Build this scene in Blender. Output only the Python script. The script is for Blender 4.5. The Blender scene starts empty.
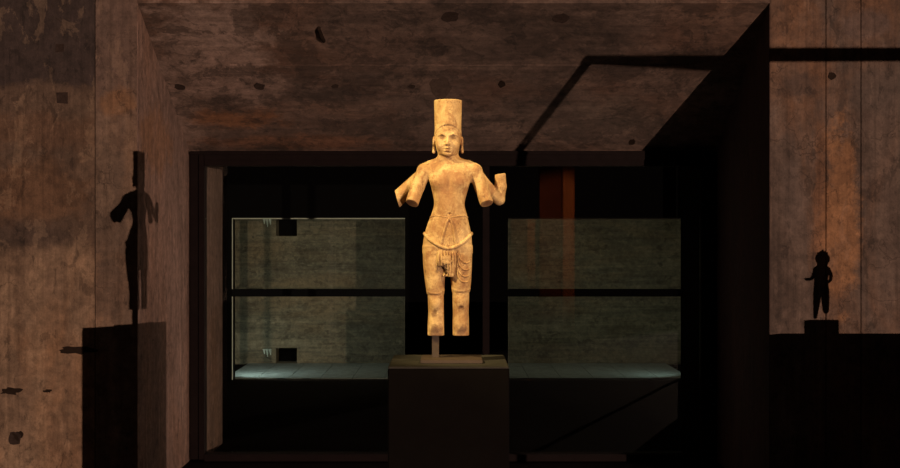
import bpy, bmesh, math, random
import numpy as np
from mathutils import Vector
random.seed(7)
R = math.radians
sc = bpy.context.scene
COL = sc.collection

# ---------------------------------------------------------------- camera
F = 1311.0            # focal length in pixels of the 900 px frame
H = 1.94              # eye height
HOR = 240.0           # picture row of the horizon
cam = bpy.data.cameras.new('camera'); camo = bpy.data.objects.new('camera', cam); COL.objects.link(camo)
cam.sensor_width = 36.0; cam.lens = F / 900.0 * 36.0
camo.location = (0, 0, H); camo.rotation_euler = (R(90), 0, 0)
cam.shift_y = (HOR - 234.0) / 900.0
cam.clip_end = 200
sc.camera = camo

def at(px, py, Y):    # the point seen at a picture position, at depth Y
    return Vector(((px - 450.0) / F * Y, Y, H + (HOR - py) / F * Y))

# ---------------------------------------------------------------- world, exposure
sc.view_settings.view_transform = 'Standard'; sc.view_settings.look = 'None'
sc.view_settings.exposure = 0.0; sc.view_settings.gamma = 1.0
sc.view_settings.use_curve_mapping = False
w = bpy.data.worlds.new('world'); sc.world = w; w.use_nodes = True
w.node_tree.nodes['Background'].inputs[0].default_value = (0.9, 0.6, 0.5, 1)
w.node_tree.nodes['Background'].inputs[1].default_value = 0.018

def light(name, kind, loc, target, power, color, size=None, blend=0.2, radius=0.02, area=None):
    l = bpy.data.lights.new(name, kind); l.energy = power; l.color = color
    if kind == 'SPOT':
        l.spot_size = R(size); l.spot_blend = blend; l.shadow_soft_size = radius
    if kind == 'AREA':
        l.shape = 'RECTANGLE'; l.size, l.size_y = area
    o = bpy.data.objects.new(name, l); COL.objects.link(o); o.location = loc
    d = Vector(target) - Vector(loc)
    o.rotation_euler = d.to_track_quat('-Z', 'Y').to_euler()
    return o

# the far projector at the back of the hall: it throws every shadow on the concrete
LX, LY, LZ = 10.95, -15.3, H + 0.187
light('projector_light', 'SPOT', (LX, LY, LZ), (0.0, 9.6, 1.45), 18500, (1.0, 0.70, 0.53), 23, 0.35, 0.03)
# the two statue spots, from above to the left and right
light('statue_light_left', 'SPOT', (-2.75, 3.75, 4.6), (0, 5.38, 2.02), 1480, (1.0, 0.76, 0.33), 17, 0.5, 0.03)
light('statue_light_right', 'SPOT', (2.3, 3.3, 4.7), (0, 5.38, 2.02), 600, (1.0, 0.74, 0.30), 17, 0.5, 0.03)
# cool lamps inside the two glazed bays
light('bay_light_left', 'AREA', (-2.9, 18.5, 0.55), (-1.9, 19.9, 0.0), 11, (0.8, 0.95, 0.9), area=(0.15, 0.5))
light('bay_wash_left', 'AREA', (-1.8, 18.3, 2.1), (-1.8, 20.45, 0.9), 9, (0.95, 0.86, 0.6), area=(2.0, 0.1))
light('bay_light_right', 'AREA', (3.1, 18.5, 0.5), (1.8, 20.2, 0.2), 3, (0.75, 0.95, 0.85), area=(0.15, 0.5))
light('bay_wash_right', 'AREA', (2.0, 18.3, 2.1), (2.0, 20.45, 0.9), 8.5, (0.95, 0.84, 0.56), area=(2.0, 0.1))
# lamp on the rust-red column behind the camera (seen mirrored in the window glass)
light('column_light', 'SPOT', (1.4, -2.4, 3.6), (2.36, -5.0, 2.2), 420, (1.0, 0.5, 0.25), 50, 0.6, 0.1)

# ---------------------------------------------------------------- helpers
def link(name, me, mat=None, parent=None, smooth=False):
    o = bpy.data.objects.new(name, me); COL.objects.link(o)
    if mat: me.materials.append(mat)
    if parent: o.parent = parent
    if smooth:
        me.polygons.foreach_set('use_smooth', [True] * len(me.polygons))
    return o

def bm_obj(name, bm, mat=None, parent=None, smooth=False):
    bmesh.ops.recalc_face_normals(bm, faces=bm.faces)
    me = bpy.data.meshes.new(name); bm.to_mesh(me); bm.free()
    return link(name, me, mat, parent, smooth)

def add_box(bm, x0, x1, y0, y1, z0, z1, bevel=0.0):
    vs = [bm.verts.new((x, y, z)) for x in (x0, x1) for y in (y0, y1) for z in (z0, z1)]
    fs = [(0, 1, 3, 2), (4, 6, 7, 5), (0, 4, 5, 1), (2, 3, 7, 6), (0, 2, 6, 4), (1, 5, 7, 3)]
    faces = [bm.faces.new([vs[i] for i in f]) for f in fs]
    if bevel:
        es = list({e for f in faces for e in f.edges})
        bmesh.ops.bevel(bm, geom=es, offset=bevel, segments=2, affect='EDGES')

def box(name, x0, x1, y0, y1, z0, z1, mat, parent=None, bevel=0.0):
    bm = bmesh.new(); add_box(bm, x0, x1, y0, y1, z0, z1, bevel)
    return bm_obj(name, bm, mat, parent)

def prism(name, pts, y0, y1, mat, parent=None):
    """polygon in x,z extruded along y"""
    bm = bmesh.new()
    a = [bm.verts.new((x, y0, z)) for x, z in pts]; b = [bm.verts.new((x, y1, z)) for x, z in pts]
    n = len(pts)
    bm.faces.new(a); bm.faces.new(b[::-1])
    for i in range(n): bm.faces.new((a[i], b[i], b[(i + 1) % n], a[(i + 1) % n]))
    return bm_obj(name, bm, mat, parent)

def tube(bm, pts, rad, seg=8):
    """tube through points; rad a number or a list"""
    n = len(pts); pts = [Vector(p) for p in pts]
    rads = rad if isinstance(rad, (list, tuple)) else [rad] * n
    rings = []; up = Vector((0, 1, 0))
    for i, p in enumerate(pts):
        t = (pts[min(i + 1, n - 1)] - pts[max(i - 1, 0)]).normalized()
        a = t.cross(up)
        if a.length < 1e-3: a = t.cross(Vector((1, 0, 0)))
        a.normalize(); b = t.cross(a).normalized()
        rings.append([bm.verts.new(p + (a * math.cos(k * 2 * math.pi / seg) + b * math.sin(k * 2 * math.pi / seg)) * rads[i]) for k in range(seg)])
    for r0, r1 in zip(rings, rings[1:]):
        for k in range(seg): bm.faces.new((r0[k], r0[(k + 1) % seg], r1[(k + 1) % seg], r1[k]))
    bm.faces.new(rings[0][::-1]); bm.faces.new(rings[-1])

def empty(name, loc, label=None, cat=None, group=None, kind=None):
    o = bpy.data.objects.new(name, None); COL.objects.link(o); o.location = loc
    return tag(o, label, cat, group, kind)

def tag(o, label=None, cat=None, group=None, kind=None):
    if label: o['label'] = label
    if cat: o['category'] = cat
    if group: o['group'] = group
    if kind: o['kind'] = kind
    return o

def keep(o, parent):
    """parent to an Empty that has a location while the mesh is written in world space"""
    o.parent = parent; o.location = -Vector(parent.location); return o

# ---------------------------------------------------------------- materials
class NT:
    def __init__(s, name):
        s.m = bpy.data.materials.new(name); s.m.use_nodes = True; s.t = s.m.node_tree
        s.b = s.t.nodes['Principled BSDF']
    def n(s, t, **kw):
        x = s.t.nodes.new(t)
        for k, v in kw.items(): setattr(x, k, v)
        return x
    def l(s, a, b): s.t.links.new(a, b)
    def val(s, x, sock):
        if hasattr(x, 'links') or hasattr(x, 'is_linked'): s.l(x, sock)
        else: sock.default_value = x
    def math(s, op, a, b=0.0, clamp=False):
        x = s.n('ShaderNodeMath', operation=op, use_clamp=clamp)
        s.val(a, x.inputs[0]); s.val(b, x.inputs[1]); return x.outputs[0]
    def coords(s, scale=(1, 1, 1), loc=(0, 0, 0)):
        if not hasattr(s, 'tc'): s.tc = s.n('ShaderNodeTexCoord')
        m = s.n('ShaderNodeMapping'); m.inputs['Scale'].default_value = scale; m.inputs['Location'].default_value = loc
        s.l(s.tc.outputs['Object'], m.inputs['Vector']); return m.outputs[0]
    def noise(s, scale, vec, detail=5, rough=0.6, dist=0.0):
        x = s.n('ShaderNodeTexNoise'); x.inputs['Scale'].default_value = scale
        x.inputs['Detail'].default_value = detail; x.inputs['Roughness'].default_value = rough
        x.inputs['Distortion'].default_value = dist; s.l(vec, x.inputs['Vector']); return x.outputs[0]
    def ramp(s, fac, stops):
        x = s.n('ShaderNodeValToRGB'); e = x.color_ramp.elements
        while len(e) < len(stops): e.new(0.5)
        for i, (p, c) in enumerate(stops):
            e[i].position = p; e[i].color = (c, c, c, 1) if isinstance(c, (int, float)) else (*c, 1)
        s.l(fac, x.inputs[0]); return x.outputs[0]
    def mix(s, fac, a, b, mode='MIX'):
        x = s.n('ShaderNodeMix', data_type='RGBA', blend_type=mode)
        s.val(fac, x.inputs[0])
        for v, i in ((a, 6), (b, 7)):
            if isinstance(v, tuple): x.inputs[i].default_value = (*v, 1)
            else: s.l(v, x.inputs[i])
        return x.outputs[2]
    def bump(s, h, strength, dist):
        x = s.n('ShaderNodeBump'); x.inputs['Strength'].default_value = strength
        x.inputs['Distance'].default_value = dist; s.l(h, x.inputs['Height'])
        s.l(x.outputs[0], s.b.inputs['Normal'])

def concrete(name, base, dark, rust, seed=0.0, rust_amt=0.5, vertical=True, band=None, peel=0.0, dark_amt=0.75, blobs=()):
    """old board-formed concrete: blotches, board streaks, rust bands, peeled skin"""
    g = NT(name); off = (seed * 3.1, seed * 1.7, seed * 2.3)
    c = g.coords(loc=off)
    st = g.coords((5.0, 5.0, 0.35) if vertical else (0.35, 0.35, 7.0), off)
    big = g.noise(0.9, c, 6, 0.62, 0.6)
    col = g.mix(g.ramp(big, [(0.38, 0.0), (0.62, dark_amt)]), base, dark)
    stre = g.noise(1.6, st, 5, 0.65)
    col = g.mix(g.ramp(stre, [(0.38, 0.0), (0.62, 0.7)]), col, dark)
    lite = g.noise(2.3, st, 4, 0.6)
    col = g.mix(g.ramp(lite, [(0.55, 0.0), (0.78, 0.35)]), col, tuple(min(1, v * 1.7) for v in base))
    rs = g.noise(0.8, g.coords((1.6, 1.6, 0.5) if vertical else (0.5, 0.5, 1.8), (seed + 7, 2, seed)), 6, 0.65, 0.8)
    rmask = g.ramp(rs, [(0.45, 0.0), (0.65, rust_amt)])
    col = g.mix(rmask, col, rust)
    if band:      # a darker zone above / below a height, with an uneven edge
        for (z0, z1, colr, amt) in band:
            sx = g.n('ShaderNodeSeparateXYZ'); g.l(g.tc.outputs['Object'], sx.inputs[0])
            z = g.math('ADD', sx.outputs[2], g.math('MULTIPLY', g.math('SUBTRACT', g.noise(1.8, c, 5, 0.7), 0.5), 0.5))
            mr = g.n('ShaderNodeMapRange'); g.l(z, mr.inputs[0])
            mr.inputs[1].default_value = z0; mr.inputs[2].default_value = z1
            mr.inputs[3].default_value = 0.0; mr.inputs[4].default_value = amt
            col = g.mix(mr.outputs[0], col, colr)
    for (p, r, colr, amt) in blobs:     # stains with a place and a shape of their own
        v1 = g.n('ShaderNodeVectorMath', operation='SUBTRACT'); g.l(g.tc.outputs['Object'], v1.inputs[0]); v1.inputs[1].default_value = p
        v2 = g.n('ShaderNodeVectorMath', operation='DIVIDE'); g.l(v1.outputs[0], v2.inputs[0]); v2.inputs[1].default_value = r
        v3 = g.n('ShaderNodeVectorMath', operation='LENGTH'); g.l(v2.outputs[0], v3.inputs[0])
        dd = g.math('ADD', v3.outputs['Value'], g.math('MULTIPLY', g.math('SUBTRACT', g.noise(4, c, 6, 0.75), 0.5), 2.2))
        mr = g.n('ShaderNodeMapRange', interpolation_type='SMOOTHSTEP'); g.l(dd, mr.inputs[0]); mr.inputs[1].default_value = 1.15; mr.inputs[2].default_value = 0.55
        mr.inputs[3].default_value = 0; mr.inputs[4].default_value = amt
        col = g.mix(mr.outputs[0], col, colr)
    if peel:
        pn = g.noise(2.2, c, 10, 0.72, 0.3)
        pm = g.ramp(pn, [(0.53, 0.0), (0.545, peel)])
        col = g.mix(pm, col, tuple(v * 0.45 for v in dark))
    # hard-edged skins of old render, fine runs of water, hair cracks
    for k, (sc_, lo, amt, dk) in enumerate(((3.0, 0.53, 0.45, 0.55), (5.5, 0.56, 0.40, 1.6), (9.0, 0.585, 0.55, 0.35))):
        pn2 = g.noise(sc_, g.coords((1, 1, 0.55) if vertical else (0.6, 0.6, 1), (seed + 3 * k, k, seed * 2)), 9, 0.7, 0.5)
        src = g.mix(1.0, col, (dk, dk * .95, dk * .93), 'MULTIPLY') if dk < 1 else g.mix(1.0, col, (1.0, 1.0, 1.0), 'MULTIPLY')
        if dk > 1: src = g.mix(0.4, col, tuple(min(1, v * 1.5) for v in base))
        col = g.mix(g.ramp(pn2, [(lo, 0.0), (lo + 0.02, amt)]), col, src)
    run = g.noise(1.0, g.coords((28, 28, 0.9) if vertical else (1.2, 1.2, 30), (seed, 5, 1)), 4, 0.6)
    col = g.mix(g.ramp(run, [(0.5, 0.0), (0.7, 0.5)]), col, g.mix(1.0, col, (0.45, 0.42, 0.4), 'MULTIPLY'))
    vo = g.n('ShaderNodeTexVoronoi', feature='DISTANCE_TO_EDGE'); vo.inputs['Scale'].default_value = 2.6
    wv = g.n('ShaderNodeVectorMath', operation='ADD'); g.l(c, wv.inputs[0])
    wn = g.n('ShaderNodeTexNoise'); wn.inputs['Scale'].default_value = 3.0; wn.inputs['Detail'].default_value = 8; g.l(c, wn.inputs['Vector'])
    g.l(wn.outputs[1], wv.inputs[1]); g.l(wv.outputs[0], vo.inputs['Vector'])
    crk = g.math('MULTIPLY', g.ramp(vo.outputs[0], [(0.0, 1.0), (0.018, 0.0)]), g.ramp(g.noise(1.3, c, 4), [(0.5, 0.0), (0.6, 0.55)]))
    col = g.mix(crk, col, tuple(v * .4 for v in dark))
    # pores and specks
    sp = g.noise(60, c, 3, 0.7)
    col = g.mix(g.ramp(sp, [(0.3, 0.45), (0.42, 0.0)]), col, tuple(v * 0.35 for v in dark))
    fine = g.noise(14, c, 8, 0.75)
    col = g.mix(0.7, col, g.ramp(fine, [(0.32, 0.22), (0.68, 1.05)]), 'MULTIPLY')
    g.l(col, g.b.inputs['Base Color']); g.b.inputs['Roughness'].default_value = 0.88
    h = g.math('SUBTRACT', g.math('ADD', g.math('MULTIPLY', fine, 0.8), g.math('MULTIPLY', stre, 0.8)), g.math('MULTIPLY', crk, 0.6))
    if peel: h = g.math('SUBTRACT', h, g.math('MULTIPLY', pm, 0.5))
    g.bump(h, 0.55, 0.02)
    return g.m

def plain(name, color, rough=0.6, metal=0.0, noise=0.25, scale=20, spec=0.5):
    g = NT(name); g.b.inputs['Specular IOR Level'].default_value = spec; c = g.coords()
    col = g.mix(noise, color, g.ramp(g.noise(scale, c, 6, 0.7), [(0.3, tuple(v * 0.4 for v in color)), (0.7, tuple(min(1, v * 1.5) for v in color))]))
    g.l(col, g.b.inputs['Base Color']); g.b.inputs['Roughness'].default_value = rough; g.b.inputs['Metallic'].default_value = metal
    g.bump(g.noise(scale * 3, c, 4), 0.15, 0.005)
    return g.m

BASE = (0.34, 0.235, 0.175); DARK = (0.14, 0.092, 0.072); RUST = (0.36, 0.15, 0.06)
M = {}
def wp(px, py): return tuple(at(px, py, 9.6))
def sp_(px, py):      # rough place on the soffit
    t = (py - 3) / 147.0; return tuple(at(px, py, 9.6 + 1.9 * max(0, min(1, t)) ** 0.8))
M['wall_left'] = concrete('left_wall_concrete', (0.42, 0.28, 0.18), (0.24, 0.15, 0.10), (0.42, 0.21, 0.10), 1, 0.6, True,
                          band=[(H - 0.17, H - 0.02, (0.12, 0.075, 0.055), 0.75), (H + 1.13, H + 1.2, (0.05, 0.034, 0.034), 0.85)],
                          blobs=[(wp(30, 190), (.45, 1, .25), (0.22, .11, .055), .6), (wp(15, 235), (.5, 1, .12), (.06, .04, .035), .5), (wp(40, 130), (.6, 1, .15), (.2, .10, .055), .5)])
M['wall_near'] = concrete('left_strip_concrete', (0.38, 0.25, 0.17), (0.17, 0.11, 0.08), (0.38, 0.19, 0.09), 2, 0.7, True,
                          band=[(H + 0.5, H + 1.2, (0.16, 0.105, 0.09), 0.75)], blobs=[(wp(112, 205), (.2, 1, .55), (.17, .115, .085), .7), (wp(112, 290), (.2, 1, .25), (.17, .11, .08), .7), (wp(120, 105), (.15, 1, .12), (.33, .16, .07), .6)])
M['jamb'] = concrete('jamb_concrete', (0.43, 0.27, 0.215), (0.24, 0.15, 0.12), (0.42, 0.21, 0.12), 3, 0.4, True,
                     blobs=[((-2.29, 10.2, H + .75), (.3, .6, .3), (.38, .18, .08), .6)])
M['jamb_shaded'] = concrete('shaded_jamb_concrete', (0.075, 0.03, 0.024), (0.03, 0.014, 0.011), (0.09, 0.03, 0.015), 8, 0.4, True)  # the right jamb's shade is mixed into its concrete colour
M['soffit'] = concrete('soffit_concrete', (0.265, 0.172, 0.134), (0.11, 0.071, 0.057), (0.22, 0.095, 0.05), 4, 0.6, False, peel=0.5, dark_amt=.85,
                       blobs=[(sp_(215, 35), (.5, .9, .36), (.46, .32, .265), .85), (sp_(235, 75), (.4, .6, .25), (.42, .28, .23), .75), (sp_(175, 95), (.22, .9, .6), (.40, .27, .22), .75),
                              (sp_(240, 118), (.55, .3, .1), (.33, .14, .06), .8), (sp_(300, 142), (.9, .3, .06), (.26, .115, .06), .7), (sp_(262, 84), (.12, .2, .1), (.06, .045, .04), .8),
                              (sp_(380, 40), (.6, .4, .2), (.2, .12, .09), .6), (sp_(560, 25), (.8, .4, .2), (.09, .058, .045), .7), (sp_(610, 110), (.5, .4, .2), (.2, .14, .11), .7)])
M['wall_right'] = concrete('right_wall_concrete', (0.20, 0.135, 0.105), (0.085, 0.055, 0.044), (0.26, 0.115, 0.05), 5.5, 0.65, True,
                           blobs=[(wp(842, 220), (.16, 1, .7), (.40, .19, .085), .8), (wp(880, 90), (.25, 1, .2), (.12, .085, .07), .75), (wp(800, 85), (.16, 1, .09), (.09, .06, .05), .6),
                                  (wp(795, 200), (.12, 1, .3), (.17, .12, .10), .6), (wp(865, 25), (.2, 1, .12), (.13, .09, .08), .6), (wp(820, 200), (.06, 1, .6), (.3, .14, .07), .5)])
M['bay'] = concrete('bay_concrete', (0.32, 0.265, 0.19), (0.12, 0.10, 0.075), (0.26, 0.17, 0.10), 6, 0.7, False)
M['ledge'] = plain('ledge_stone', (0.22, 0.24, 0.24), 0.6, noise=0.6, scale=9)
M['floor'] = plain('floor_screed', (0.008, 0.005, 0.0045), 0.85, noise=0.5, scale=4, spec=0.03)
M['black'] = plain('black_lining', (0.002, 0.002, 0.002), 0.9, spec=0.05)
M['rail'] = plain('bay_rail', (0.003, 0.004, 0.005), 0.8, spec=0.1)
M['frame'] = plain('window_steel', (0.009, 0.0052, 0.0052), 0.7, noise=0.4, scale=12, spec=0.06)
M['seam'] = plain('seam_mortar', (0.025, 0.016, 0.012), 0.95, spec=0.05)
M['plug'] = plain('plug_mortar', (0.045, 0.03, 0.025), 0.95, noise=0.6, scale=40, spec=0.1)
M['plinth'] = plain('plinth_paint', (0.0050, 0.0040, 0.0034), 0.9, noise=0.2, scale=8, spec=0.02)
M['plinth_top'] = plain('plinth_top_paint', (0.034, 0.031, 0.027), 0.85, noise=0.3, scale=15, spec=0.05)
M['bronze'] = plain('mount_bronze', (0.038, 0.021, 0.012), 0.7, 0.0, noise=0.5, scale=30)
M['steel'] = plain('gantry_steel', (0.05, 0.05, 0.05), 0.5, 0.5)
M['rusty'] = plain('rust_column', (0.55, 0.20, 0.08), 0.8, noise=0.4, scale=3)
M['edge'] = plain('glass_edge_green', (0.8, 0.88, 0.75), 0.4)

def glass(name, spec, tint):
    g = NT(name); g.t.nodes.remove(g.b)
    tr = g.n('ShaderNodeBsdfTransparent'); tr.inputs[0].default_value = (*tint, 1)
    gl = g.n('ShaderNodeBsdfGlossy'); gl.inputs['Roughness'].default_value = 0.0
    gl.inputs[0].default_value = (1, 1, 1, 1)
    fr = g.n('ShaderNodeFresnel'); fr.inputs['IOR'].default_value = spec
    mx = g.n('ShaderNodeMixShader'); g.l(fr.outputs[0], mx.inputs[0]); g.l(tr.outputs[0], mx.inputs[1]); g.l(gl.outputs[0], mx.inputs[2])
    g.l(mx.outputs[0], g.t.nodes['Material Output'].inputs['Surface'])
    return g.m
M['glass'] = glass('window_glass', 1.45, (0.93, 0.95, 0.93))

def stone(name, spots=()):
    g = NT(name); c = g.coords()
    n1 = g.noise(11, c, 8, 0.7, 0.5)
    col = g.mix(g.ramp(n1, [(0.40, 0.0), (0.60, 1.0)]), (0.60, 0.40, 0.19), (0.36, 0.195, 0.08))
    n2 = g.noise(24, g.coords((1, 1, 0.7), (4, 1, 2)), 7, 0.7, 0.6)
    col = g.mix(g.ramp(n2, [(0.50, 0.0), (0.60, 0.7)]), col, (0.27, 0.12, 0.05))
    n3 = g.noise(9, g.coords((1, 1, 0.8), (9, 3, 5)), 5, 0.6)
    col = g.mix(g.ramp(n3, [(0.55, 0.0), (0.72, 0.5)]), col, (0.68, 0.50, 0.27))
    gr = g.noise(160, c, 3, 0.7)
    pit = g.noise(55, c, 6, 0.75)
    col = g.mix(g.ramp(pit, [(0.34, 0.8), (0.42, 0.0)]), col, (0.15, 0.07, 0.035))
    col = g.mix(0.5, col, g.ramp(gr, [(0.3, 0.5), (0.7, 1.0)]), 'MULTIPLY')
    for (p, r, colr, amt) in spots:
        d = g.n('ShaderNodeVectorMath', operation='DISTANCE'); g.l(g.tc.outputs['Object'], d.inputs[0]); d.inputs[1].default_value = p
        dd = g.math('ADD', d.outputs['Value'], g.math('MULTIPLY', g.math('SUBTRACT', g.noise(40, c, 5), 0.5), r * 1.6))
        mr = g.n('ShaderNodeMapRange'); g.l(dd, mr.inputs[0]); mr.inputs[1].default_value = r; mr.inputs[2].default_value = r * 0.45
        mr.inputs[3].default_value = 0; mr.inputs[4].default_value = amt
        col = g.mix(mr.outputs[0], col, colr)
    g.l(col, g.b.inputs['Base Color']); g.b.inputs['Roughness'].default_value = 0.72
    g.b.inputs['Specular IOR Level'].default_value = 0.3
    g.bump(g.math('ADD', g.noise(70, c, 6, 0.7), g.math('MULTIPLY', n2, 1.2)), 0.5, 0.006)
    return g.m

# ================================================================ THE SETTING
Y1, Y2, Y3 = 9.6, 11.5, 12.5            # wall face, window plane, inner end of the opening
XL1, XR1 = -2.292, 2.343                # near edges of the opening
ZT1 = H + 1.735                         # top of the opening at the wall face
ZT2 = H + 0.785                         # top at the window
XR2 = 2.34

box('floor', -12, 14, -18, 26, -0.12, 0.0, M['floor'])['kind'] = 'structure'

# left front wall: cast in two lifts that meet at a recessed joint
def seam_panels(name, edges, mat_of, z0, z1, y0, y1, axis='x'):
    """a wall cast in separate panels, each its own piece, with a mortar joint set back between them"""
    root = box(name, edges[0], edges[-1], y0 + 0.02, y1, z0, z1, M['seam'])
    root['kind'] = 'structure'
    for i, (a, b) in enumerate(zip(edges, edges[1:])):
        gl = 0.003 if i else 0.0; gr = 0.003 if i < len(edges) - 2 else 0.0
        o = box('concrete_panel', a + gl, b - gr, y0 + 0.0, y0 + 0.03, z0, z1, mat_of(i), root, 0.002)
    return root
xs95 = (95 - 450) / F * Y1
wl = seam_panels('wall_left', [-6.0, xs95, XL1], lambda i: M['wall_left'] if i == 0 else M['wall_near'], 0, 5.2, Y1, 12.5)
xr = [(p - 450) / F * Y1 for p in (826, 861)]
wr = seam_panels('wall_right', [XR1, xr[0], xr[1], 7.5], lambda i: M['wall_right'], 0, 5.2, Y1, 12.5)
wb = box('wall_top', XL1 + 0.001, XR1 - 0.001, Y1, 12.5, ZT1, 5.2, M['soffit']); wb['kind'] = 'structure'

# jambs: face skins on the two sides of the opening
j = box('trim_1', XL1 - 0.0, XL1 + 0.004, Y1 + 0.001, Y2, 0.0, ZT1 - 0.002, M['jamb']); j['kind'] = 'structure'
j = box('trim_2', XR1 - 0.004, XR1 + 0.0, Y1 + 0.001, Y2, 0.0, ZT1 - 0.002, M['jamb_shaded']); j['kind'] = 'structure'
# sloping soffit
bm = bmesh.new()
pr = [(Y1, ZT1), (Y2, ZT2), (Y2, ZT2 - 0.02), (12.5, ZT2 - 0.02), (12.5, ZT1 + 0.1), (Y1 + .05, ZT1 + 0.1)]
a = [bm.verts.new((XL1 + 0.004, y, z)) for y, z in pr]; b = [bm.verts.new((XR1 - 0.004, y, z)) for y, z in pr]
bm.faces.new(a); bm.faces.new(b[::-1])
for i in range(len(pr)):
    bm.faces.new((a[i], a[(i + 1) % len(pr)], b[(i + 1) % len(pr)], b[i]))
sf = bm_obj('ceiling', bm, M['soffit']); sf['kind'] = 'structure'
# inner part of the left jamb beyond the glass
XI = -2.17
o = box('trim_3', XL1, XI, Y2 + 0.12, Y3, 0.0, ZT2 - 0.05, M['jamb']); o['kind'] = 'structure'
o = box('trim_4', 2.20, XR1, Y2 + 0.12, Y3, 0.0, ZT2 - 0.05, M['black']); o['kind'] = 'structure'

# tie holes and patched plugs: small round and square pieces let into the concrete
def plug(parent, px, py, Y, r, square=False, mat='plug', face_z=None):
    p = at(px, py, Y); bm = bmesh.new(); seg = 4 if square else 14
    rad = [r * random.uniform(0.85, 1.12) for _ in range(seg)]
    a0 = math.pi / 4 if square else 0
    f = [bm.verts.new((p.x + rad[k] * math.cos(a0 + k * 2 * math.pi / seg), Y - 0.004, p.z + rad[k] * math.sin(a0 + k * 2 * math.pi / seg))) for k in range(seg)]
    bk = [bm.verts.new((v.co.x, Y + 0.01, v.co.z)) for v in f]
    inn = [bm.verts.new((p.x + (v.co.x - p.x) * 0.45, Y - 0.001, p.z + (v.co.z - p.z) * 0.45)) for v in f]
    bm.faces.new(inn)
    for k in range(seg):
        bm.faces.new((f[k], f[(k + 1) % seg], inn[(k + 1) % seg], inn[k])); bm.faces.new((f[k], bk[k], bk[(k + 1) % seg], f[(k + 1) % seg]))
    return bm_obj('tie_hole', bm, M[mat], parent)
plug(wl, 60, 48, Y1, .045, True); plug(wl, 62, 98, Y1, .06, True); plug(wl, 15, 438, Y1, .05)
plug(wr, 832, 76, Y1, .03, mat='seam')
# ragged chips where old fixings tore out
def chip(parent, px, py, Y, wpx, hpx):
    p = at(px, py, Y); bm = bmesh.new(); n = 18
    vs = []
    for k in range(n):
        t = k * 2 * math.pi / n; q = random.uniform(0.55, 1.1)
        vs.append(bm.verts.new((p.x + math.cos(t) * q * wpx / F * Y / 2, Y - 0.003, p.z + math.sin(t) * q * hpx / F * Y / 2)))
    c = bm.verts.new((p.x, Y - 0.001, p.z))
    for k in range(n): bm.faces.new((vs[k], vs[(k + 1) % n], c))
    return bm_obj('chip', bm, M['seam'], parent)
chip(wl, 78, 350, Y1, 44, 9); chip(wl, 90, 350, Y1, 18, 4); chip(wl, 10, 391, Y1, 26, 9); chip(wl, 18, 436, Y1, 12, 12); chip(wl, 48, 391, Y1, 10, 4)

def soffit_at(px, py):
    """point on the sloping soffit seen at a picture position"""
    d = Vector(((px - 450) / F, 1, (HOR - py) / F)); s = (ZT2 - ZT1) / (Y2 - Y1)
    t = (ZT1 - s * Y1 - H) / (d.z - s)
    return Vector((0, 0, H)) + d * t
sn = Vector((0, (ZT2 - ZT1), -(Y2 - Y1))).normalized()     # facing down and out
if sn.z > 0: sn = -sn
sv = Vector((0, Y2 - Y1, ZT2 - ZT1)).normalized()
def soffit_plug(px, py, r, ry=None, n=14, mat='plug', name='tie_hole'):
    p = soffit_at(px, py); bm = bmesh.new(); ry = ry or r
    def P(t, q, lift): return p + Vector((1, 0, 0)) * math.cos(t) * q * r + sv * math.sin(t) * q * ry + sn * lift
    q = [random.uniform(0.8, 1.15) for _ in range(n)]
    f = [bm.verts.new(P(k * 2 * math.pi / n, q[k], 0.003)) for k in range(n)]
    i_ = [bm.verts.new(P(k * 2 * math.pi / n, q[k] * 0.5, 0.0012)) for k in range(n)]
    bm.faces.new(i_)
    for k in range(n): bm.faces.new((f[k], f[(k + 1) % n], i_[(k + 1) % n], i_[k]))
    return bm_obj(name, bm, M[mat], sf)
for px, py, r in ((180, 87, .05), (259, 86, .05), (335, 86, .03), (412, 86, .03), (450, 16, .065), (561, 18, .06)): soffit_plug(px, py, r)
M['plug_pale'] = plain('old_patch', (0.10, 0.068, 0.055), 0.95, noise=0.6, scale=30, spec=0.1)
soffit_plug(440, 88, .085, .16, mat='plug_pale', name='mortar_patch')
for px, py in ((502, 84), (632, 142)): soffit_plug(px, py, .03, .05, mat='seam', name='chip')
for (xa, ya, xb, yb) in ((319, 27, 324, 41),):          # a bent iron hook left in the concrete
    bm = bmesh.new(); p0, p1 = soffit_at(xa, ya), soffit_at(xb, yb)
    tube(bm, [p0 + sn * .002, p0 + sn * .02, (p0 + p1) / 2 + sn * .025, p1 + sn * .003], [.012, .014, .018, .014], 6)
    bm_obj('iron_stub', bm, M['seam'], sf)
# raised board line along the soffit
bm = bmesh.new(); p0 = soffit_at(230, 65); p1 = soffit_at(700, 65)
tube(bm, [p0 + (p1 - p0) * t + sn * random.uniform(-.004, .0035) for t in [i / 40 for i in range(41)]], .005, 5)
bm_obj('board_line', bm, M['soffit'], sf)

# ---------------------------------------------------------------- window
def frame_mat(): return M['frame']
X0 = XL1 + 0.012; X1w = 2.335
win = empty('window_1', (0, Y2, 0), kind='structure')
zb, zt = 0.02, ZT2 - 0.005
fw = 0.125
def fbox(name, x0, x1, y0, y1, z0, z1, mat=None, bevel=0.004):
    return keep(box(name, x0, x1, y0, y1, z0, z1, mat or M['frame'], None, bevel), win)
ztf = H + (HOR - 166) / F * Y2
zbf = H - (455 - HOR) / F * Y2
xf0 = (190.5 - 450) / F * Y2; xf1 = (205 - 450) / F * Y2
fbox('frame_stile', xf0, xf0 + 0.075, Y2 - 0.03, Y2 + 0.09, zb, zt)
fbox('frame_stile', xf0 + 0.080, xf1, Y2 - 0.05, Y2 + 0.09, zb, zt)
fbox('frame_stile', 2.20, X1w, Y2 - 0.03, Y2 + 0.09, zb, zt)
fbox('frame_head', xf1 + .001, 2.199, Y2 - 0.04, Y2 + 0.09, ztf, zt)
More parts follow.
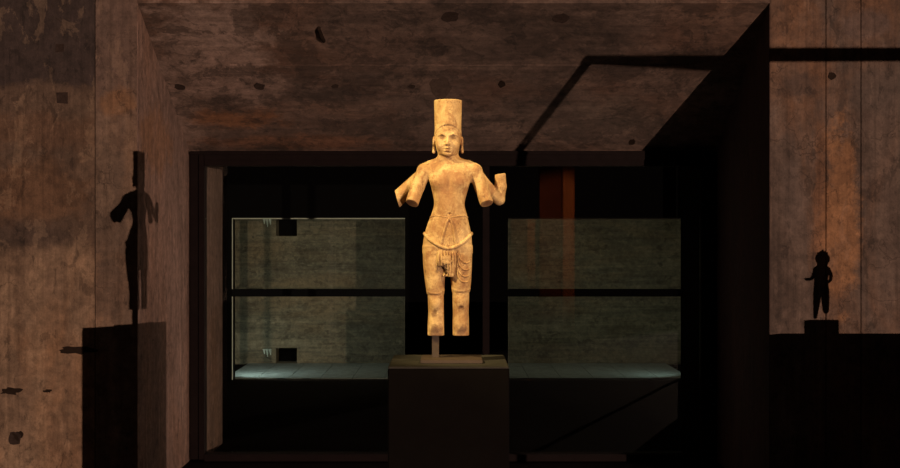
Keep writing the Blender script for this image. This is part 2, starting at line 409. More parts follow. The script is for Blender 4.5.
fbox('frame_head', xf1 + .001, 2.199, Y2 - 0.055, Y2 - 0.041, ztf + 0.05, zt)
fbox('frame_sill', xf1 + .001, 2.199, Y2 - 0.05, Y2 + 0.09, zb - 0.015, 0.012 + zbf if zbf > 0 else 0.06)
xm = (486 - 450) / F * Y2
fbox('mullion', xm - 0.03, xm + 0.03, Y2 - 0.02, Y2 + 0.08, 0.1, ztf - 0.001)
for a, b in ((xf1 + .002, xm - .031), (xm + .031, 2.198)):
    fbox('pane', a, b, Y2 + 0.03, Y2 + 0.036, 0.075, ztf - 0.002, M['glass'], 0)
# outer steel edge strip under the concrete
p = fbox('drip_edge', XL1 + .02, (612 - 450) / F * Y2, Y2 - 0.075, Y2 - 0.058, zt - 0.035, zt - 0.006)

# ---------------------------------------------------------------- the hall beyond the glass
Y4, Y5 = 18.0, 20.45
ox = [(p - 450) / F * Y4 for p in (232, 405, 508, 684)]
zt4 = H + (HOR - 218) / F * Y4; zb4 = H - (382 - HOR) / F * Y4
zb4 = max(zb4, 0.0)
def grid_wall(name, xs, zs, solid, y0, y1, mat):
    bm = bmesh.new()
    for i in range(len(xs) - 1):
        for k in range(len(zs) - 1):
            if solid(i, k): add_box(bm, xs[i], xs[i + 1], y0, y1, zs[k], zs[k + 1])
    bmesh.ops.remove_doubles(bm, verts=bm.verts, dist=1e-5)
    o = bm_obj(name, bm, mat); o['kind'] = 'structure'; return o
part = grid_wall('wall_partition', [-7, ox[0], ox[1], ox[2], ox[3], 7], [0.0, zt4, 4.6],
                 lambda i, k: not (k == 0 and i in (1, 3)), Y4, Y4 + 0.25, M['black'])
# bay back wall with a dark square opening; lower one imitates its water reflection
hx = [(p - 450) / F * Y5 for p in (276, 297)]
hz = [H + (HOR - p) / F * Y5 for p in (363, 348, 236, 219)]
back = grid_wall('wall_far', [-7, hx[0], hx[1], 7], [0, hz[0], hz[1], hz[2], hz[3], 4.6],
                 lambda i, k: not (i == 1 and k in (1, 3)), Y5, Y5 + 0.35, M['bay'])
box('trim_5', hx[0] - .05, hx[1] + .05, Y5 + 0.351, Y5 + 0.38, hz[0] - .1, hz[3] + .1, M['black'])['kind'] = 'structure'
box('trim_6', -7, 7, Y4 + 0.251, Y5 - .001, 4.4, 4.6, M['black'])['kind'] = 'structure'
for i, (a, b) in enumerate(((ox[0], ox[1]), (ox[2], ox[3]))):
    # pale paving slabs on the bay floor
    bay = empty('window_%d' % (i + 2), (0, Y4, 0), kind='structure')
    keep(box('rail', a + .001, b - .001, Y4 - 0.03, Y4 + 0.05, H + (HOR - 296.5) / F * Y4, H + (HOR - 289) / F * Y4, M['rail'], None, 0.004), bay)
    keep(box('top_edge', a + .001, b - .001, Y4 - 0.004, Y4 + 0.012, zt4 - 0.014, zt4 - 0.001, M['edge']), bay)
    keep(box('side_edge', (b - .012) if i else a, b - .001 if i else a + .01, Y4 + .0, Y4 + 0.012, 0.02, zt4 - 0.015, M['edge']), bay)
    keep(box('pane', a + .013, b - .013, Y4, Y4 + 0.01, 0.02, zt4 - 0.015, M['glass']), bay)
    n = 6; wd = 2.6 / n
    pv = box('trim_%d' % (7 + i), a - .15, b + .15, Y4 + 0.251, Y5 - .001, 0.0, 0.006, M['seam']); pv['kind'] = 'structure'
    nx = 6; tot = (b - a + .3)
    for ix in range(nx):
        for iy in range(4):
            x0 = a - .15 + tot * ix / nx; y0 = Y4 + .252 + (Y5 - Y4 - .26) * iy / 4
            box('paving_slab', x0 + .004, x0 + tot / nx - .004, y0 + .004, y0 + (Y5 - Y4 - .26) / 4 - .004, 0.006, 0.018, M['ledge'], pv)
# white drips on the bay wall, repeated lower down as their mirror image
for py in (223, 353):
    bm = bmesh.new()
    for k, (px, ln) in enumerate(((264, 5), (267, 8), (270, 6))):
        p = at(px, py - 4, Y5); tube(bm, [(p.x, Y5 - .003, p.z), (p.x + .01, Y5 - .004, p.z - ln * Y5 / F)], [.022, .006], 6)
    bm_obj('lime_drip', bm, plain('lime_white', (0.75, 0.78, 0.7), 0.8), back)

# ================================================================ THE STATUE (carved from a distance field)
PX = 5.38 / F                        # metres per picture pixel at the statue
SX, SY, SZ = (448 - 450) * PX, 5.38, H - (336 - HOR) * PX     # between the feet
print('statue foot z', SZ)

class Field:
    def __init__(s, x0, x1, y0, y1, z0, z1, h):
        s.h = h; s.o = np.array([x0, y0, z0], np.float32)
        s.x = np.arange(x0, x1, h, dtype=np.float32); s.y = np.arange(y0, y1, h, dtype=np.float32); s.z = np.arange(z0, z1, h, dtype=np.float32)
        s.v = np.full((len(s.x), len(s.y), len(s.z)), 50.0, np.float32)
    def win(s, lo, hi):
        sl = []
        for ax, a, b in ((s.x, lo[0], hi[0]), (s.y, lo[1], hi[1]), (s.z, lo[2], hi[2])):
            i = int(np.searchsorted(ax, a)); j = int(np.searchsorted(ax, b)); sl.append(slice(max(i, 0), max(j, i + 1)))
        X, Y, Z = np.meshgrid(s.x[sl[0]], s.y[sl[1]], s.z[sl[2]], indexing='ij', sparse=True)
        return tuple(sl), X, Y, Z
    def put(s, sl, d, k, op='add'):
        a = s.v[sl]
        if op == 'add':
            h = np.clip(0.5 + 0.5 * (a - d) / k, 0, 1); s.v[sl] = a * (1 - h) + d * h - k * h * (1 - h)
        else:      # carve
            d = -d; h = np.clip(0.5 - 0.5 * (a - d) / k, 0, 1); s.v[sl] = a * (1 - h) + d * h + k * h * (1 - h)
    def ell(s, c, r, k=1.0, op='add', pad=6):
        sl, X, Y, Z = s.win([c[i] - r[i] - pad for i in range(3)], [c[i] + r[i] + pad for i in range(3)])
        q = np.sqrt(((X - c[0]) / r[0]) ** 2 + ((Y - c[1]) / r[1]) ** 2 + ((Z - c[2]) / r[2]) ** 2)
        s.put(sl, (q - 1) * min(r), k, op)
    def cone(s, a, b, ra, rb, k=1.0, op='add', pad=6, cuts=(), flat=1.0):
        a = np.array(a, float); b = np.array(b, float); m = max(ra, rb) + pad
        sl, X, Y, Z = s.win(np.minimum(a, b) - m, np.maximum(a, b) + m)
        d = b - a; L = float(d @ d) or 1e-6
        t = np.clip(((X - a[0]) * d[0] + (Y - a[1]) * d[1] + (Z - a[2]) * d[2]) / L, 0, 1)
        q = np.sqrt((X - a[0] - t * d[0]) ** 2 + ((Y - a[1] - t * d[1]) / flat) ** 2 + (Z - a[2] - t * d[2]) ** 2) - (ra + (rb - ra) * t)
        for (p, n) in cuts:
            n = np.array(n, float); n /= np.linalg.norm(n)
            q = np.maximum(q, (X - p[0]) * n[0] + (Y - p[1]) * n[1] + (Z - p[2]) * n[2])
        s.put(sl, q, k, op)
    def loft(s, rows, k=1.0, op='add', pw=2.0, pad=6):
        """rows of (z, centre x, half width, centre y, half depth)"""
        r = np.array(sorted(rows), float); z0, z1 = r[0, 0], r[-1, 0]
        mx = (r[:, 2]).max() + pad; cx = r[:, 1]
        sl, X, Y, Z = s.win([(cx - r[:, 2]).min() - pad, (r[:, 3] - r[:, 4]).min() - pad, z0 - pad], [(cx + r[:, 2]).max() + pad, (r[:, 3] + r[:, 4]).max() + pad, z1 + pad])
        zz = np.clip(Z.ravel(), z0, z1)
        # smooth interpolation
        def ip(col):
            y = r[:, col]; zc = r[:, 0]; m = np.gradient(y, zc)
            i = np.clip(np.searchsorted(zc, zz) - 1, 0, len(zc) - 2); hh = zc[i + 1] - zc[i]; t = (zz - zc[i]) / hh
            return ((2*t**3-3*t**2+1)*y[i] + (t**3-2*t**2+t)*hh*m[i] + (-2*t**3+3*t**2)*y[i+1] + (t**3-t**2)*hh*m[i+1]).reshape(1, 1, -1)
        C, A, D, B = ip(1), ip(2), ip(3), ip(4)
        q = (np.abs((X - C) / A) ** pw + np.abs((Y - D) / B) ** pw) ** (1 / pw)
        d = (q - 1) * np.minimum(A, B)
        d = np.maximum(d, np.maximum(z0 - Z, Z - z1))
        s.put(sl, d, k, op)
    def front(s, x, z):
        """depth of the front surface at x, z"""
        i = int(round((x - s.o[0]) / s.h)); k = int(round((z - s.o[2]) / s.h))
        i = min(max(i, 0), len(s.x) - 1); k = min(max(k, 0), len(s.z) - 1)
        c = s.v[i, :, k]; j = np.argmax(c < 0)
        return float(s.y[j]) if c[j] < 0 else 0.0
    def mesh(s, name):
        """naive surface nets"""
        v = s.v; ins = v < 0
        c = ins[:-1, :-1, :-1].astype(np.int8)
        for dx in (0, 1):
            for dy in (0, 1):
                for dz in (0, 1):
                    if dx + dy + dz: c = c + ins[dx:ins.shape[0]-1+dx, dy:ins.shape[1]-1+dy, dz:ins.shape[2]-1+dz]
        act = (c > 0) & (c < 8); I = np.argwhere(act); n = len(I)
        idx = np.full(act.shape, -1, np.int64); idx[act] = np.arange(n)
        acc = np.zeros((n, 3)); cnt = np.zeros(n)
        cor = [(a, b, d) for a in (0, 1) for b in (0, 1) for d in (0, 1)]
        for a in cor:
            for ax in range(3):
                if a[ax]: continue
                b = list(a); b[ax] = 1
                va = v[I[:, 0]+a[0], I[:, 1]+a[1], I[:, 2]+a[2]]; vb = v[I[:, 0]+b[0], I[:, 1]+b[1], I[:, 2]+b[2]]
                m = (va < 0) != (vb < 0); t = np.zeros(n); t[m] = va[m] / (va[m] - vb[m])
                p = np.tile(np.array(a, float), (n, 1)); p[:, ax] = t
                acc[m] += p[m]; cnt[m] += 1
        P = (I + acc / cnt[:, None]) * s.h + s.o
        quads = []
        for ax in range(3):
            o1, o2 = [(1, 2), (2, 0), (0, 1)][ax]
            sh = list(v.shape); sl0 = [slice(1, -1)] * 3; sl1 = [slice(1, -1)] * 3
            sl0[ax] = slice(0, -1); sl1[ax] = slice(1, None)
            A = ins[tuple(sl0)]; B = ins[tuple(sl1)]; ch = np.argwhere(A != B)
            if not len(ch): continue
            base = ch.copy(); base[:, o1] += 1; base[:, o2] += 1
            flip = A[ch[:, 0], ch[:, 1], ch[:, 2]]
            e1 = np.zeros(3, int); e1[o1] = 1; e2 = np.zeros(3, int); e2[o2] = 1
            def g(q): return idx[q[:, 0], q[:, 1], q[:, 2]]
            q = np.stack([g(base - e1 - e2), g(base - e2), g(base), g(base - e1)], 1)
            q[~flip] = q[~flip][:, ::-1]; quads.append(q)
        Q = np.concatenate(quads); Q = Q[(Q >= 0).all(1)]
        W = np.empty_like(P); W[:, 0] = P[:, 0] * PX; W[:, 1] = P[:, 1] * PX; W[:, 2] = P[:, 2] * PX
        me = bpy.data.meshes.new(name); me.vertices.add(len(W)); me.vertices.foreach_set('co', W.ravel().astype(np.float32))
        me.loops.add(Q.size); me.loops.foreach_set('vertex_index', Q.ravel().astype(np.int32))
        me.polygons.add(len(Q)); me.polygons.foreach_set('loop_start', np.arange(0, Q.size, 4, dtype=np.int32))
        me.update(); me.validate()
        return me

def q(px, py, y=0.0): return (px - 448.0, y, 336.0 - py)      # picture -> field units

f = Field(-58, 64, -26, 26, -2, 212, 0.62)
# trunk and hips
def row(py, l, r_, cy, b): return (336.0 - py, (l + r_) / 2 - 448.0, (r_ - l) / 2, cy, b)
f.loft([row(161, 430, 468, 1, 8), row(165, 426, 473, 1, 10), row(170, 425, 475, 0, 12), row(176, 427, 473, -1, 13), row(183, 430, 470, -1.5, 13.4), row(192, 432.3, 467.3, -1.5, 12.4), row(205, 434, 464.6, -1.5, 11.5),
        row(215, 431, 467, -1, 12.3), row(224, 427.6, 469, -.5, 13.4), row(234, 424.6, 471.2, 0, 14.2), row(244, 423, 472, 0, 14), row(253, 423, 472.3, 0, 13)], 1.5, pw=2.25)
# legs
f.loft([row(246, 423, 449, 0, 12.5), row(261, 423, 446.5, 0, 12), row(283, 425.3, 444.6, -.5, 10.6), row(294, 426.8, 444.3, -.5, 9.8)], 1.5, pw=2.2)
f.loft([row(246, 447, 472.3, 0, 12.5), row(261, 449, 472, 0, 12), row(283, 451, 471, -.5, 10.6), row(292, 451.8, 470, -.5, 9.8)], 1.5, pw=2.2)
f.loft([row(290, 427.6, 443.8, -.8, 8.9), row(302, 428, 443.7, -.8, 8.8), row(312, 428.3, 443.8, .2, 8.6), row(322, 427.8, 443.9, .5, 8.8), row(335.4, 427.5, 444.2, .2, 8.6)], .3, pw=2.4)
f.loft([row(288, 452.5, 469.3, -.8, 8.9), row(302, 452.6, 469, -.8, 8.8), row(312, 452.8, 468.6, .2, 8.5), row(322, 452.6, 468.9, .5, 8.8), row(335.4, 452.8, 469, .2, 8.6)], .3, pw=2.4)
f.ell(q(435.5, 303, -8.2), (4, 2.6, 5), 2.5); f.ell(q(461, 301, -8.2), (4, 2.6, 5), 2.5)      # knees
# neck, shoulders, chest
f.loft([row(150, 438, 458.5, 1, 9.5), row(157, 437.6, 458.8, 1, 9.5), row(163, 435, 461.5, 1, 9.5)], 3)
f.cone(q(440, 163, 1), q(425, 170.5, 1), 5.6, 7.2, 4); f.cone(q(457, 163, 1), q(474.5, 170.5, 1), 5.6, 7.2, 4)
f.ell(q(439.5, 182.5, -9.0), (8.3, 5.2, 7), 3.5); f.ell(q(459.5, 182.5, -9.0), (8.3, 5.2, 7), 3.5)
f.cone(q(449.6, 171, -14.5), q(449.4, 205, -14.8), .5, .5, 3, 'carve')                        # breast bone line
f.ell(q(449.4, 203, -9.5), (8.5, 4.2, 13), 4)
f.ell(q(449.4, 214, -14.3), (1.3, 2.2, 1.1), .8, 'carve')
for sx_ in (439.5, 459.8): f.ell(q(sx_, 184.5, -14), (.7, .9, .7), .6)
# arms: front pair cut short, rear pair
cutL = [(q(411.6, 202.4, -9), (-.42, -.55, -1))]; cutR = [(q(487.3, 203, -9), (.28, -.5, -1))]
f.cone(q(424, 172, 0), q(417.5, 187, -2), 7.2, 6.9, 3)
f.cone(q(417.5, 187, -2), q(410, 210, -9.5), 6.9, 6.4, 2, cuts=cutL)
f.cone(q(424, 173, 6), q(393, 202, 12), 6.6, 8.0, 2.5, cuts=[(q(396.3, 197.5, 12), (-1.0, 0, -.28))])
f.cone(q(475, 172, 0), q(481.5, 187, -2), 7.2, 6.9, 3)
f.cone(q(481.5, 187, -2), q(488.5, 210, -9.5), 6.9, 6.5, 2, cuts=cutR)
f.cone(q(476, 173, 6), q(488, 188, 9), 6.5, 6.0, 2.5)
f.cone(q(488, 188, 9), q(499.5, 199.5, 10), 6.0, 5.4, 2)
f.cone(q(499.7, 199, 10), q(501, 186, 9), 5.4, 5.8, 2)
f.cone(q(501, 186, 9), q(500.3, 168, 7), 5.8, 5.2, 1.5, cuts=[(q(500, 173.6, 7), (-.15, 0, 1))])
# broken ends: hollow the cut faces a little
f.ell(q(410.5, 205.5, -11), (3.8, 4, 2.6), .8, 'carve'); f.ell(q(488.3, 206, -11), (3.8, 4, 2.4), .8, 'carve')
f.ell(q(396.5, 199, 12), (2, 4, 5), .8, 'carve'); f.ell(q(500, 172.5, 7), (3.5, 3.5, 1.4), .6, 'carve')
f.cone(q(441, 331.5, -11), q(431, 332.5, -11), 3.0, 3.4, 1.2, 'carve'); f.cone(q(467, 332, -11), q(456, 332, -11), 3.4, 2.8, 1.2, 'carve')
f.ell(q(434.5, 313, -9.4), (2, 1.4, 2.3), .8, 'carve'); f.ell(q(461, 307.5, -9.6), (1.4, 1.2, 1.7), .8, 'carve')
# garment hem steps above the knees
for (a_, b_, c_) in (((427, 291), (435.5, 295.5), (444, 290.5)), ((452, 288.5), (461, 293), (470, 288.5))):
    pts = []
    for t in np.linspace(0, 1, 9):
        x_ = (1-t)**2*a_[0]+2*t*(1-t)*b_[0]+t*t*c_[0]; y_ = (1-t)**2*a_[1]+2*t*(1-t)*b_[1]+t*t*c_[1]; pts.append((x_, y_))
    for p0_, p1_ in zip(pts, pts[1:]):
        ya = min(f.front(p0_[0]-448, 336-p0_[1]), 0); yb = min(f.front(p1_[0]-448, 336-p1_[1]), 0)
        f.cone(q(*p0_, ya + .3), q(*p1_, yb + .3), .5, .5, 1.2)
# head
f.ell(q(447.8, 138, 0), (12.6, 13.6, 17), 1.5)
f.loft([row(122, 436, 459.8, 0, 13), row(134, 435.2, 460.6, -.4, 13), row(141, 435.6, 460, -.8, 12.8), row(147, 436.2, 459.4, -1.4, 12.4), row(152, 437.8, 457.8, -2.2, 11.4), row(155.4, 440.6, 454.8, -3.4, 8.6), row(157.2, 444.5, 451, -4, 6)], 2.0, pw=2.25)
f.ell(q(447.7, 154.4, -12.2), (3.4, 2.0, 2.4), 2)                       # chin
for s_ in (-1, 1):
    cx = 447.7
    f.ell(q(cx + s_ * 5.7, 139.0, -14.4), (4.3, 2.9, 2.5), 1.2, 'carve')  # eye hollow
    f.ell(q(cx + s_ * 5.7, 139.2, -11.0), (3.1, 1.5, 1.35), .5)           # closed eye
    f.cone(q(cx + s_ * 2.9, 139.6, -12.7), q(cx + s_ * 8.4, 139.3, -11.6),   .5, .4, .3, 'carve')
    f.cone(q(cx + s_ * 1.6, 136.4, -13.4), q(cx + s_ * 5.6, 134.9, -13.1), .75, .8, 1.0)   # brow
    f.cone(q(cx + s_ * 5.6, 134.9, -13.1), q(cx + s_ * 10, 136.6, -10.4), .8, .6, 1.0)
    f.ell(q(cx + s_ * 7, 146, -9.5), (4, 3, 4), 2.5)                      # cheek
    f.ell(q(cx + s_ * 2.0, 145.0, -14.0), (1.5, 1.5, 1.2), .6)            # nostril wing
    f.ell(q(cx + s_ * 1.3, 146.3, -14.6), (.6, .8, .5), .4, 'carve')
    # ear with long lobe
    ex = 433.9 if s_ < 0 else 462.0
    f.ell(q(ex, 141.5, -1), (1.7, 3.4, 5.0), .6); f.ell(q(ex - s_ * -.5, 141, -.6), (1.0, 2.0, 3.6), .5, 'carve')
    f.ell(q(ex, 140.5, -1), (1.2, 1.2, 3.4), .5)
    f.cone(q(ex, 145, -.5), q(ex + s_ * .2, 152.2, -1), 1.0, 1.5, .5)
f.cone(q(447.7, 137.5, -13.2), q(447.7, 144.2, -16.4), 1.25, 1.8, 0.9)   # nose
f.ell(q(447.7, 145.0, -16.2), (1.8, 1.6, 1.4), .6)
f.cone(q(443.4, 149.3, -12.4), q(447.7, 148.9, -14.6), .8, 1.2, .5); f.cone(q(452.6, 149.3, -12.4), q(447.7, 148.9, -14.6), .8, 1.2, .5)
f.cone(q(444.2, 151.1, -12.2), q(451.2, 151.1, -12.2), .8, .8, .6); f.ell(q(447.7, 151.4, -13.4), (3.8, 1.6, 1.15), .5); f.ell(q(447.7, 153.2, -14.2), (4.2, 1.4, .7), .5, 'carve')
f.cone(q(442.4, 150.1, -13.2), q(447.7, 150.2, -15.2), .5, .55, .3, 'carve'); f.cone(q(453, 150.1, -13.2), q(447.7, 150.2, -15.2), .5, .55, .3, 'carve')

statue = empty('statue', (SX, SY, SZ), 'four-armed sandstone statue in a tall cylindrical mitre, lit warm yellow on a dark plinth', 'statue')
S_ = lambda px, py, y=0.0: tuple(v * PX for v in q(px, py, y))
spots = [(S_(436, 331, -8), .034, (.10, .045, .03), .85), (S_(461, 331, -8), .034, (.10, .045, .03), .85), (S_(434.5, 313, -9), .017, (.13, .06, .03), .8),
         (S_(461, 307, -9), .014, (.13, .06, .03), .7), (S_(442, 269, -16), .034, (.05, .025, .018), .95), (S_(411, 206, -7), .028, (.16, .08, .045), .7),
         (S_(488, 206, -7), .026, (.20, .09, .05), .6), (S_(448, 182, -14), .06, (.26, .12, .055), .6), (S_(440, 192, -14), .03, (.30, .15, .08), .4),
         (S_(460, 178, -14), .045, (.26, .12, .055), .6), (S_(434, 293, -9), .03, (.22, .11, .06), .4), (S_(461, 289, -9), .03, (.22, .11, .06), .4),
         (S_(453.4, 138.6, -12), .016, (.17, .08, .035), .75), (S_(442, 138.6, -12), .015, (.19, .09, .04), .7), (S_(447.7, 150.6, -15), .016, (.20, .09, .04), .6), (S_(447.7, 157.5, -8), .028, (.22, .10, .045), .6), (S_(447.7, 150.4, -14), .011, (.26, .12, .05), .5), (S_(447, 222, -14), .03, (.30, .15, .07), .5), (S_(447, 200, -14), .045, (.27, .13, .06), .55)]
MS = stone('sandstone', spots)
me = f.mesh('body'); body = link('body', me, MS, statue, True)

# mitre
bm = bmesh.new(); N = 64
prof = [(0, 0.0), (.5, 0.0), (.93, -.0), (1.0, .8)]
zt_ = 235.6
rings = []
def hat_low(a):       # lower edge: an arc over the forehead
    fr = max(0, -math.sin(a)); return 336 - (136.5 - 10.5 * fr ** 1.5 if fr > 0 else 137.5)
def hr(z): return 13.1 + (z - 200) / 37.0 * .9
levels = [0, .02, .06, .2, .4, .6, .8, .95, .985, 1]
for t in levels:
    ring = []
    for k in range(N):
        a = 2 * math.pi * k / N; zl = hat_low(a); z = zl + (zt_ - zl) * t; r = hr(z) + (0.55 if t <= .06 else 0.0) - (.5 if t == 1 else 0) - (.0 if t else .5)
        ring.append(bm.verts.new((r * math.cos(a) * PX, (r * math.sin(a) - .2) * PX, z * PX)))
    rings.append(ring)
for r0, r1 in zip(rings, rings[1:]):
    for k in range(N): bm.faces.new((r0[k], r0[(k + 1) % N], r1[(k + 1) % N], r1[k]))
top = bm.verts.new((0, 0, (zt_ + .3) * PX))
for k in range(N): bm.faces.new((rings[-1][k], rings[-1][(k + 1) % N], top))
hat = bm_obj('mitre', bm, MS, statue, True)

# rope belt, waistband, sash, pleats, loops: all follow the carved surface
def carved(pts, lift=0.0, n=24):
    """smooth curve through picture points laid on the front surface"""
    P = np.array(pts, float); m = len(P); out = []
    for t in np.linspace(0, m - 1, n):
        i = min(int(t), m - 2); u = t - i
        p0, p1, p2, p3 = P[max(i-1, 0)], P[i], P[i+1], P[min(i+2, m-1)]
        p = .5 * ((2*p1) + (-p0+p2)*u + (2*p0-5*p1+4*p2-p3)*u*u + (-p0+3*p1-3*p2+p3)*u**3)
        out.append(p)
    ys = np.array([f.front(p[0] - 448, 336 - p[1]) for p in out])
    for _ in range(2): ys[1:-1] = (ys[:-2] + ys[1:-1] + ys[2:]) / 3
    return [Vector(S_(p[0], p[1], y - lift)) for p, y in zip(out, ys)]
def ridge(bm, pts, r, lift=0.0, n=24, taper=False):
    c = carved(pts, lift, n); rr = [r * PX] * len(c)
    if taper: rr = [r * PX * (1 - .6 * abs(2 * i / (len(c) - 1) - 1) ** 3) for i in range(len(c))]
    tube(bm, c, rr, 8)
bm = bmesh.new()      # rope belt, front loop and round the back
fr = carved([(425, 233.5), (428, 238), (434, 242.5), (441, 246.5), (448, 248.2), (455, 246.8), (462, 243), (468, 238), (471, 233.5)], .9, 40)
bk = []
for k in range(1, 20):
    a = math.pi * k / 20; bk.append(Vector(((23.6 * math.cos(a)) * PX, (13.6 * math.sin(a)) * PX + 0, (102.5 - 1.5 * math.sin(a)) * PX)))
loop = fr + [Vector((p.x, p.y, p.z)) for p in bk]
tube(bm, loop + [loop[0]], 1.9 * PX, 10)
bm_obj('rope_belt', bm, MS, statue, True)
bm = bmesh.new(); ridge(bm, [(430.5, 217.5), (436, 215.8), (449, 217.8), (462, 215.8), (467.5, 217.5)], .9, -.1)
bm_obj('waistband', bm, MS, statue, True); bm = bmesh.new(); ridge(bm, [(430, 220.5), (436, 219), (449, 221), (462, 219), (468, 220.5)], .6, -.1)
bm_obj('waistband', bm, MS, statue, True)
for L_ in ([(449.6, 218.5), (446.5, 223), (443.5, 233), (440.5, 245)], [(449.6, 218.5), (452, 223), (454, 233), (455.8, 245)]):
    bm = bmesh.new(); ridge(bm, L_, 1.35, .25); bm_obj('flap_border', bm, MS, statue, True)
for a0, a1 in ((449.2, 444), (449.4, 446.6), (449.8, 449), (450, 451.4), (450.2, 453.4)):
    bm = bmesh.new(); ridge(bm, [(a0, 223), ((a0 + a1) / 2, 233), (a1, 246)], .6, .1, 14); bm_obj('flap_pleat', bm, MS, statue, True)
# hanging pleated panel between the thighs, broken off below on its right hand side
g2 = Field(-14, 10, -26, -4, 52, 94, 0.5)
g2.loft([row(248.5, 437.5, 456, -10.5, 3.6), row(255, 437, 456.5, -11.8, 4.2), row(264, 437.5, 456, -11.5, 4.0), row(276.5, 443, 453.5, -10.5, 3.4)], 1, pw=3)
for px_ in (440, 443, 446, 448.7, 451.4, 454): g2.cone(q(px_, 246, -15.2), q(px_ + .2, 279, -14.0), .8, .8, .3, 'carve')
g2.ell(q(440.5, 271.5, -14), (5.2, 7, 5.4), .8, 'carve'); g2.ell(q(446, 278, -14), (3.4, 6, 4), .6, 'carve'); g2.ell(q(437.5, 264.5, -16), (3, 2, 2.2), .6, 'carve')
rs = random.Random(3)
for _ in range(26): g2.ell(q(rs.uniform(437, 448), rs.uniform(266, 274), rs.uniform(-15, -9)), (rs.uniform(.8, 1.8),) * 3, .4, 'carve')
sash = link('hanging_sash', g2.mesh('hanging_sash'), MS, statue, True)
# nested swag folds over the figure's left thigh
for pts in ([(458, 249.5), (459.6, 257), (463.5, 262), (468, 262.6), (471.6, 258)], [(457.6, 252), (458.4, 262), (462.5, 268.6), (467.5, 269.5), (471.4, 266)],
            [(457.2, 256), (457.8, 268), (461.8, 275), (467, 276), (471, 273)], [(457, 264), (457.6, 274), (461, 280.5), (466.5, 281.5), (470.6, 279)]):
    bm = bmesh.new(); ridge(bm, pts, 1.0, .35, 24, True); bm_obj('swag_fold', bm, MS, statue, True)
bm = bmesh.new()
ridge(bm, [(438.5, 249), (437.3, 258), (436.6, 270)], .9, 0, 14); bm_obj('cloth_edge', bm, MS, statue, True); bm = bmesh.new(); ridge(bm, [(447.5, 262), (448.5, 270), (449, 277)], .8, .4, 12)
bm_obj('cloth_edge', bm, MS, statue, True)
# broken stone supports: strips behind the ankles stay dark, nothing else hangs free

# ---------------------------------------------------------------- mount
ZP = H - 0.495
mount = empty('statue_mount', (SX, SY, ZP), 'small bronze-brown base plate with one upright post under the statue leg', 'mount')
x0, x1 = (421 - 450) / F * 5.36, (482 - 450) / F * 5.36
bm = bmesh.new(); add_box(bm, x0, x1, 5.25, 5.50, ZP + 0.0005, ZP + 0.014, .002)
keep(bm_obj('base_plate', bm, M['bronze']), mount)
bm = bmesh.new(); px0, px1 = (432 - 450) * PX, (439 - 450) * PX
add_box(bm, px0, px1, 5.37, 5.395, ZP + 0.0135, SZ + 0.0035, .001)
keep(bm_obj('post', bm, M['bronze']), mount)

# ---------------------------------------------------------------- plinth
yf = 5.12; bx0, bx1 = (387.8 - 450) / F * yf, (509.4 - 450) / F * yf; yb_ = 5.655
pl = empty('plinth', ((bx0 + bx1) / 2, (yf + yb_) / 2, 0), 'tall dark grey block plinth carrying the sandstone statue', 'plinth')
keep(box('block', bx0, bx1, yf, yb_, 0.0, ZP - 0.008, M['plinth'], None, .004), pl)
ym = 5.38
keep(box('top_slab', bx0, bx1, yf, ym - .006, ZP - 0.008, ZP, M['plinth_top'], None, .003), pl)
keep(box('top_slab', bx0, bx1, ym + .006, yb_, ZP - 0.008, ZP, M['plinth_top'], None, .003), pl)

# ================================================================ things out of the picture that throw its shadows
# steel gantry: two posts and a beam
def gantry():
    g = empty('steel_gantry', (3.93, 3.0, 0), 'tall black steel goalpost frame standing right of the camera', 'frame')
    def hb(zw): return LZ + (zw - LZ) * (3.0 - LY) / (Y1 - LY)
    zt_, zb_ = hb(H + 1.413), hb(H + 1.318)
    def XG(px, y): X = (px - 450) / F * y; return LX + (X - LX) * (3.0 - LY) / (y - LY)
    xp = XG(588, 10.27)
    keep(box('post', xp - .022, xp + .022, 2.976, 3.024, 0, zt_ - .02, M['steel'], None, .003), g)
    keep(box('post', 6.8, 6.88, 2.976, 3.024, 0, zt_ - .02, M['steel'], None, .003), g)
    # the beam deepens towards the right hand post
    xr_ = XG(720, 10.2)
    o = prism('beam', [(xp - .03, zt_ - .005), (6.9, zt_), (6.9, zb_), (xr_, zb_ - .01), (xp - .03, zt_ - .045)], 2.975, 3.025, M['steel']); keep(o, g)
gantry()

# second plinth with a small bronze figure on a block
YS = 7.0; KS = (YS - LY) / (Y1 - LY)
def sh(px, py):      # where an object at depth YS must be for its shadow to fall at this point of the wall
    X = (px - 450) / F * Y1; Z = H + (HOR - py) / F * Y1
    return LX + (X - LX) * KS, LZ + (Z - LZ) * KS
x0, z0 = sh(765, 335); x1, _ = sh(985, 335)
p2 = empty('display_plinth', ((x0 + x1) / 2, YS, 0), 'wide dark plinth right of the picture carrying a small bronze figure', 'plinth')
keep(box('block', x0, x1, YS - .3, YS + .3, 0, z0 - .0, M['plinth'], None, .004), p2)
xa, za = sh(804, 320); xb, _ = sh(836, 320)
xa += .02
keep(box('riser', xa, xb, YS - .06, YS + .06, z0, za, M['plinth'], None, .002), p2)
PB = (x1 - x0) / 220.0
U = lambda px, py, y=0: Vector((sh(px, py)[0], YS + y, sh(px, py)[1]))
fig = empty('figurine', U(820, 320), 'small dark bronze figure with a hair bun, one hand held out', 'statue')
verts = []; edges = []; rad = []
def chain(ps, rs, root=None):
    prev = root
    for p_, r_ in zip(ps, rs):
        verts.append(p_); rad.append(r_); i = len(verts) - 1
        if prev is not None: edges.append((prev, i))
        prev = i
    return prev
u = (U(821, 0) - U(820, 0)).x
V_ = lambda px, py, y=0: U(px, py, y) - U(820, 320)
pel = chain([V_(821, 288)], [7.6 * u])
ab = chain([V_(821, 281), V_(821, 272), V_(821.5, 268)], [6.3 * u, 8.6 * u, 7 * u], pel)
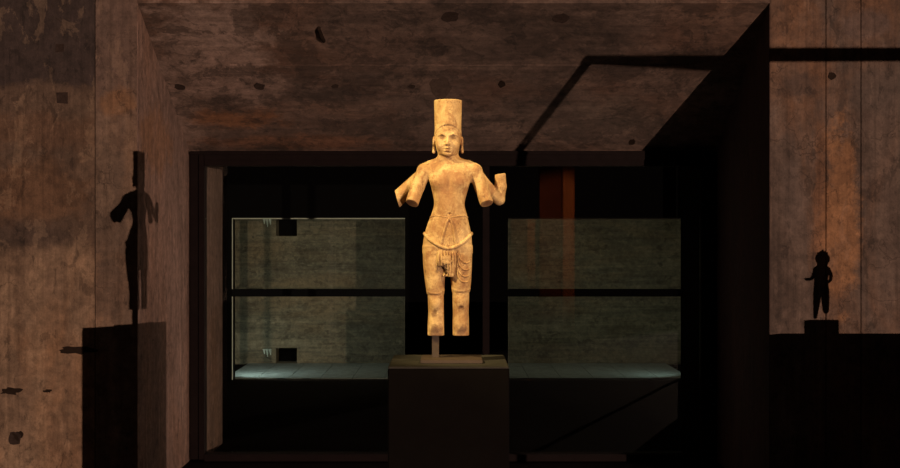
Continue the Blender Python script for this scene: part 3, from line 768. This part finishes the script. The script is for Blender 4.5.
hd = chain([V_(822, 265.5), V_(822.5, 261), V_(822.5, 257), V_(823, 252)], [4 * u, 7.6 * u, 8.2 * u, 4 * u], ab)
chain([V_(815.5, 269), V_(813.6, 276), V_(811.5, 279), V_(806, 279.5), V_(804.5, 278)], [2.6 * u, 2.2 * u, 1.9 * u, 1.6 * u, 1.1 * u], ab)
chain([V_(828, 269), V_(831.2, 275), V_(830.5, 280), V_(827, 283)], [2.6 * u, 2.0 * u, 1.8 * u, 1.6 * u], ab)
chain([V_(817.5, 292), V_(816.5, 304), V_(815, 319.4)], [4.6 * u, 3.6 * u, 1.7 * u], pel)
chain([V_(825, 292), V_(825.5, 304), V_(826, 314)], [4.8 * u, 3.9 * u, 3.0 * u], pel)
mf = bpy.data.meshes.new('figure_body'); mf.from_pydata([tuple(v) for v in verts], edges, [])
fb = link('figure_body', mf, M['bronze'], fig)
sk = fb.modifiers.new('skin', 'SKIN'); 
for i, r_ in enumerate(rad): mf.skin_vertices[0].data[i].radius = (r_, r_)
mf.skin_vertices[0].data[0].use_root = True
sb = fb.modifiers.new('sub', 'SUBSURF'); sb.levels = 2; sb.render_levels = 2
bm = bmesh.new(); tube(bm, [V_(826, 320.0), V_(826, 313)], .6 * u, 8); bm_obj('foot_pin', bm, M['bronze'], fig)
for k in range(-2, 3):
    bm = bmesh.new(); tube(bm, [V_(822.5 + k * 1.6, 254), V_(822.5 + k * 2.6, 249.5 + abs(k) * 1.6)], [2.0 * u, .8 * u], 8)
    bm_obj('hair_tuft', bm, M['bronze'], fig)

# rust-red column behind the camera, mirrored in the glass
tag(box('column', 2.42, 2.66, -5.2, -4.9, 0, 4.2, M['rusty'], None, .01), 'narrow bright rust-red column behind the camera', 'column')
M['rusty_dark'] = plain('dull_rust', (0.16, 0.045, 0.02), 0.85, noise=0.5, scale=3)
tag(box('wide_column', 1.93, 2.40, -5.4, -5.1, 0, 4.2, M['rusty_dark'], None, .01), 'wide dull red column beside the narrow one', 'column')
tag(box('far_column', 4.62, 4.86, -5.4, -5.1, 2.0, 4.2, M['rusty_dark'], None, .01), 'short dull red beam end furthest from the others', 'beam')
